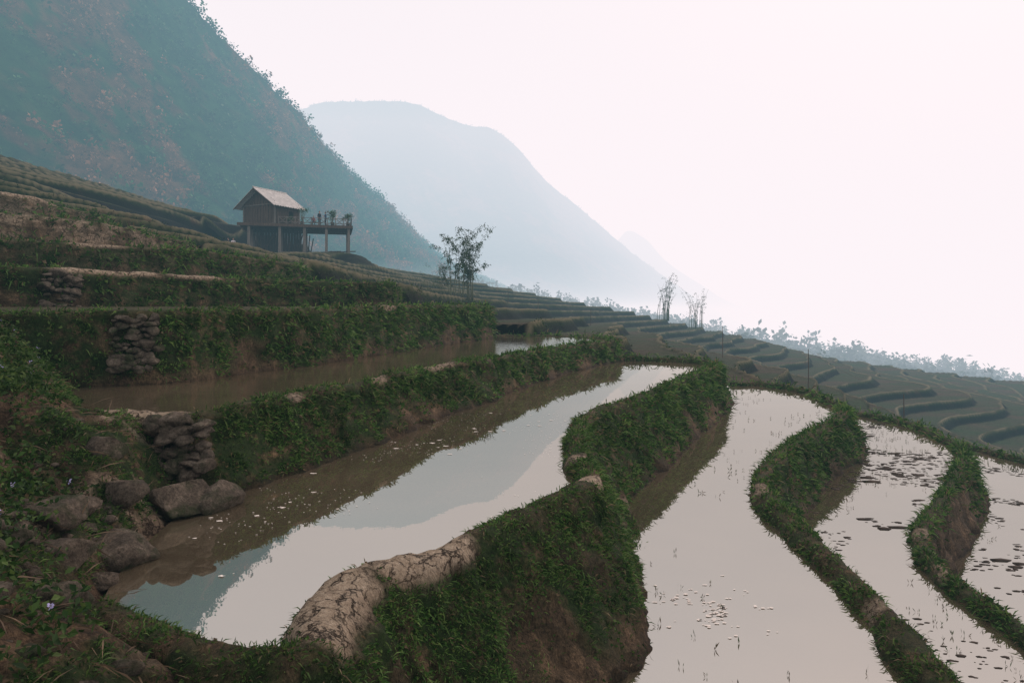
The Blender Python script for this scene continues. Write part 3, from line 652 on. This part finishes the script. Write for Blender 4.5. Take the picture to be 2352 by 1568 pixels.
for sgn in(-1,1):
    nn=26
    V=[];F=[]
    for i in range(nn+1):
        yy=-fo+(D_+fo+.5)*i/nn; cz=.035*(1 if i%2 else -1)
        for t in (0,1):
            a=W_/2+sgn*(W_/2+oh)*t; z=ze+rise+.12-(rise+.42)*t+cz
            V.append(cb(a,yy,z)); V.append(cb(a,yy,z-.05))
    for i in range(nn):
        o=i*4; F+=[(o,o+4,o+6,o+2),(o+1,o+3,o+7,o+5),(o+2,o+6,o+7,o+3)]
    F+=[(0,2,3,1),(nn*4,nn*4+1,nn*4+3,nn*4+2)]
    b.add(V,F)
    for yy in(-fo+.05,): b.tube([cb(W_/2,yy,ze+rise-.02),cb(W_/2+sgn*(W_/2+oh),yy,ze-.42)],.06,5,1)
b.tube([cb(W_/2,-fo-.1,ze+rise+.14),cb(W_/2,D_+.55,ze+rise+.14)],.07,6,0)
b.build('roof',[M_ROOF,M_WD],H)
def potted(a,w,h,palm):
    e=empty('potted_plant'); p=dk(a,w,10.5); b=MB(); b.tube([p,p+Vector((0,0,.2)),p+Vector((0,0,.45))],[.16,.2,.24],10); b.build('pot',[M_MUD],e)
    LP=[];LD=[]
    st=MB()
    for k in range(12):
        q=p+Vector((random.gauss(0,.14+.12*h),random.gauss(0,.12+.1*h),.4+h*random.uniform(.5,1))); st.tube([p+Vector((0,0,.4)),(p+q)/2+Vector((0,0,.2)),q],[.02,.015,.008],4)
        for j in range(22):
            LP.append(tuple(q+Vector([random.gauss(0,.13) for _ in range(3)]))); LD.append((random.gauss(0,1),random.gauss(0,1),random.gauss(.2,.6)))
    st.build('stems',[M_BAM],e); L=rng.uniform(.14,.34 if palm else .24,len(LP)); leafmesh('leaves',np.array(LP),np.array(LD),L,L*.3,greens(len(LP))*.7,.2,parent=e)
potted(5.9,.6,1.7,False); potted(9.4,.8,1.3,True); potted(11.2,.6,1.0,True); potted(4.5,.6,.5,False)
b=MB()
for a in(7.0,8.0): b.box(dk(a,1.4,10.72),(.1,.5,.44),0,RD)
b.box(dk(7.5,1.4,10.97),(1.5,.5,.06),0,RD); b.build('wooden_bench',[M_WG])

# ------------------------------------------------------------------ people
def person(name,loc,rz,shirt,pants,hair=(.01,.008,.007),seated=False,arm='down',h=1.65,skirt=False):
    s=h/1.72; J={}
    if not seated:
        J=dict(pel=(0,0,.94),sp=(0,.01,1.12),ch=(0,0,1.32),nk=(0,.0,1.47),hd=(0,-.01,1.56))
        for g,k in((-1,'l'),(1,'r')):
            J.update({k+'hip':(g*.09,0,.90),k+'kn':(g*.10,-.02,.50),k+'an':(g*.11,.02,.09),k+'to':(g*.13,-.15,.03)})
    else:
        J=dict(pel=(0,0,.52),sp=(0,-.03,.70),ch=(0,-.06,.90),nk=(0,-.06,1.05),hd=(0,-.09,1.14))
        for g,k in((-1,'l'),(1,'r')):
            J.update({k+'hip':(g*.09,-.02,.52),k+'kn':(g*.13,-.44,.52),k+'an':(g*.13,-.42,.10),k+'to':(g*.14,-.60,.04)})
    cx,cy,cz=J['ch']
    for g,k in((-1,'l'),(1,'r')):
        J[k+'sh']=(g*.18,cy,cz+.08)
        if arm=='down': J[k+'el']=(g*.23,cy+.03,cz-.20); J[k+'wr']=(g*.22,cy-.04,cz-.44)
        else: J[k+'el']=(g*.24,cy-.06,cz-.17); J[k+'wr']=(g*.10,cy-.27,cz-.08-.08*(g>0))
    E=[('pel','sp'),('sp','ch'),('ch','nk'),('nk','hd')]
    for k in 'lr': E+=[('pel',k+'hip'),(k+'hip',k+'kn'),(k+'kn',k+'an'),(k+'an',k+'to'),('ch',k+'sh'),(k+'sh',k+'el'),(k+'el',k+'wr')]
    rad=dict(pel=(.15,.11),sp=(.135,.10),ch=(.155,.11),nk=(.055,.055),hd=(.05,.05),hip=(.095,.09),kn=(.06,.06),an=(.04,.04),to=(.04,.03),sh=(.06,.06),el=(.042,.042),wr=(.028,.028))
    names=list(J); me=bpy.data.meshes.new('tmp'); me.from_pydata([J[k] for k in names],[(names.index(a),names.index(b_)) for a,b_ in E],[])
    o=bpy.data.objects.new('tmp',me); sc.collection.objects.link(o); md=o.modifiers.new('s','SKIN')
    for i,k in enumerate(names):
        r=rad.get(k) or rad[k[1:]]; me.skin_vertices[0].data[i].radius=r
    me.skin_vertices[0].data[names.index('pel')].use_root=True
    sb=o.modifiers.new('b','SUBSURF'); sb.levels=2
    dg=bpy.context.evaluated_depsgraph_get(); ev=o.evaluated_get(dg).to_mesh()
    V=[tuple(x.co) for x in ev.vertices]; F=[tuple(p.vertices) for p in ev.polygons]
    segs=[(Vector(J[a]),Vector(J[b_]),a,b_) for a,b_ in E]
    B=MB()
    def near_(c):
        best=None
        for a,b_,na,nb in segs:
            t=max(0,min(1,(c-a).dot(b_-a)/((b_-a).length_squared))); d=(c-a-(b_-a)*t).length
            if best is None or d<best[0]: best=(d,na,nb,t)
        return best
    B.v=V[:]
    for f in F:
        c=sum((Vector(V[i]) for i in f),Vector())/len(f); d,na,nb,t=near_(c); m=0
        if nb[1:] in('kn','an') or nb[1:]=='hip' or (na=='pel' and t<.3): m=1
        if nb[1:]=='to' : m=4
        if nb=='hd' or (nb=='nk' and t>.75) or (nb[1:]=='wr' and t>.55): m=2
        B.f.append(f); B.m.append(m)
    bpy.data.objects.remove(o)
    hd=Vector(J['hd'])+Vector((0,-.015,.075))
    U,Fi=ico(3); W=U*np.array([.075,.092,.112]); W[:,0]*=1-.25*np.clip(-U[:,2],0,1); B.add(W+np.array(hd),Fi,2)
    Wh=U*np.array([.085,.10,.118])+np.array([0,.014,.016]); keep=[f for f in Fi if not (U[f].mean(0)[1]<-.25 and U[f].mean(0)[2]<.45) and U[f].mean(0)[2]>-.55]; B.add(Wh+np.array(hd),keep,3)
    B.rock(hd+Vector((0,-.095,-.01)),(.012,.018,.022),1,1,2,.1)
    for g in(-1,1):
        B.rock(hd+Vector((g*.03,-.083,.012)),(.012,.008,.008),1,1,3,.1); B.rock(hd+Vector((g*.076,.0,0)),(.012,.02,.03),1,1,2,.1)
    B.rock(hd+Vector((0,-.085,-.048)),(.022,.008,.006),1,1,4,.1)
    for k,g in(('l',-1),('r',1)):
        w=Vector(J[k+'wr']); d=(w-Vector(J[k+'el'])).normalized(); sd=Vector((0,1,0)) if arm=='down' else Vector((0,0,1)); sd=(sd-d*sd.dot(d)).normalized(); nn_=d.cross(sd)
        B.tube([w-d*.02,w+d*.03,w+d*.085],[.026,.034,.03],8,2)
        for i,(of,ln) in enumerate(((-.027,.062),(-.009,.078),(.009,.082),(.027,.072))):
            p=w+d*.075+sd*of; B.tube([p,p+d*ln*.5+nn_*.008,p+d*ln*.85+nn_*.03],[.009,.008,.006],6,2)
        p=w+d*.02-sd*.028; B.tube([p,p-sd*.025+d*.03,p-sd*.03+d*.06],[.011,.009,.007],6,2)
    if skirt: B.tube([(0,0,1.0),(0,0,.8),(0,0,.5)],[.15,.19,.23],14,1)
    ob=B.build(name,[simple('shirt',shirt,.9,.1),simple('trousers',pants,.9,.1),simple('skin',(.36,.21,.14),.6,.05),simple('hair',hair,.6,.1),simple('shoes',(.03,.025,.02),.7,.1)],smooth=True)
    ob.scale=(s,s,s); ob.rotation_euler=(0,0,rz); ob.location=loc; return ob
for x,y,rz,sh,pa,ar,sk in[(-32.1,78.6,.4,(.62,.56,.58),(.02,.02,.03),'front',False),(-32.8,79.0,-1.0,(.05,.03,.04),(.02,.015,.02),'down',True)]:
    person('woman' if sk else 'man',(x,y,hz(x,y)),rz,sh,pa,arm=ar,h=1.65,skirt=sk)
p=dk(7.9,.6,10.5); person('man',p,.9,(.02,.022,.03),(.02,.02,.03),arm='down',h=1.72)
p=dk(8.6,.8,10.5); person('man',p,-.9,(.03,.06,.12),(.02,.02,.03),arm='front',h=1.68)
p=dk(7.2,1.4,10.5); person('woman',p,.3,(.25,.05,.05),(.03,.03,.04),arm='front',seated=True,h=1.6)

# ------------------------------------------------------------------ haze, sky, sun, camera
def hbox(name,a,b_,mat):
    B=MB(); c=[(a[i]+b_[i])/2 for i in range(3)]; B.box(c,[b_[i]-a[i] for i in range(3)]); return B.build(name,[mat])
INF=(.985,.91,.945)
hbox('haze',(-5000,-2500,-700),(8000,8000,720),haze_mat('mountain_haze',.00080,(.42,.80,.94),INF))
hbox('valley_mist',(-60,170,-690),(7900,7900,14),haze_mat('valley_mist',.0017,(.85,.95,1.0),INF))
hbox('high_mist',(-4800,900,-680),(7800,7800,480),haze_mat('high_mist',.0007,(1.0,.78,.84),INF))
w=bpy.data.worlds.new('World'); sc.world=w; w.use_nodes=True; nt=w.node_tree
for n_ in list(nt.nodes): nt.nodes.remove(n_)
out=nt.nodes.new('ShaderNodeOutputWorld'); sky=nt.nodes.new('ShaderNodeTexSky'); sky.sky_type='NISHITA'; sky.sun_disc=False
EL,AZ=math.radians(42),math.radians(40); sky.sun_elevation=EL; sky.sun_rotation=AZ; sky.dust_density=5
b1=N(nt,'ShaderNodeBackground',Strength=.1); nt.links.new(sky.outputs[0],b1.inputs[0])
b2=N(nt,'ShaderNodeBackground',Strength=1.02); b2.inputs[0].default_value=(.985,.905,.93,1)
mx=N(nt,'ShaderNodeMixShader'); mx.inputs[0].default_value=.9; nt.links.new(b1.outputs[0],mx.inputs[1]); nt.links.new(b2.outputs[0],mx.inputs[2]); nt.links.new(mx.outputs[0],out.inputs[0])
sl=bpy.data.lights.new('sun','SUN'); sl.energy=1.5; sl.angle=math.radians(12); sl.color=(1,.95,.88); so=bpy.data.objects.new('sun',sl); link(so)
sd=Vector((math.sin(AZ)*math.cos(EL),math.cos(AZ)*math.cos(EL),math.sin(EL))); so.rotation_euler=(-sd).to_track_quat('-Z','Y').to_euler(); so.location=sd*100
cam=bpy.data.cameras.new('camera'); cam.lens=24; cam.sensor_width=36; cam.shift_y=-.0272; cam.clip_start=.05; cam.clip_end=20000
co=bpy.data.objects.new('camera',cam); co.rotation_euler=(math.pi/2,0,0); link(co); sc.camera=co
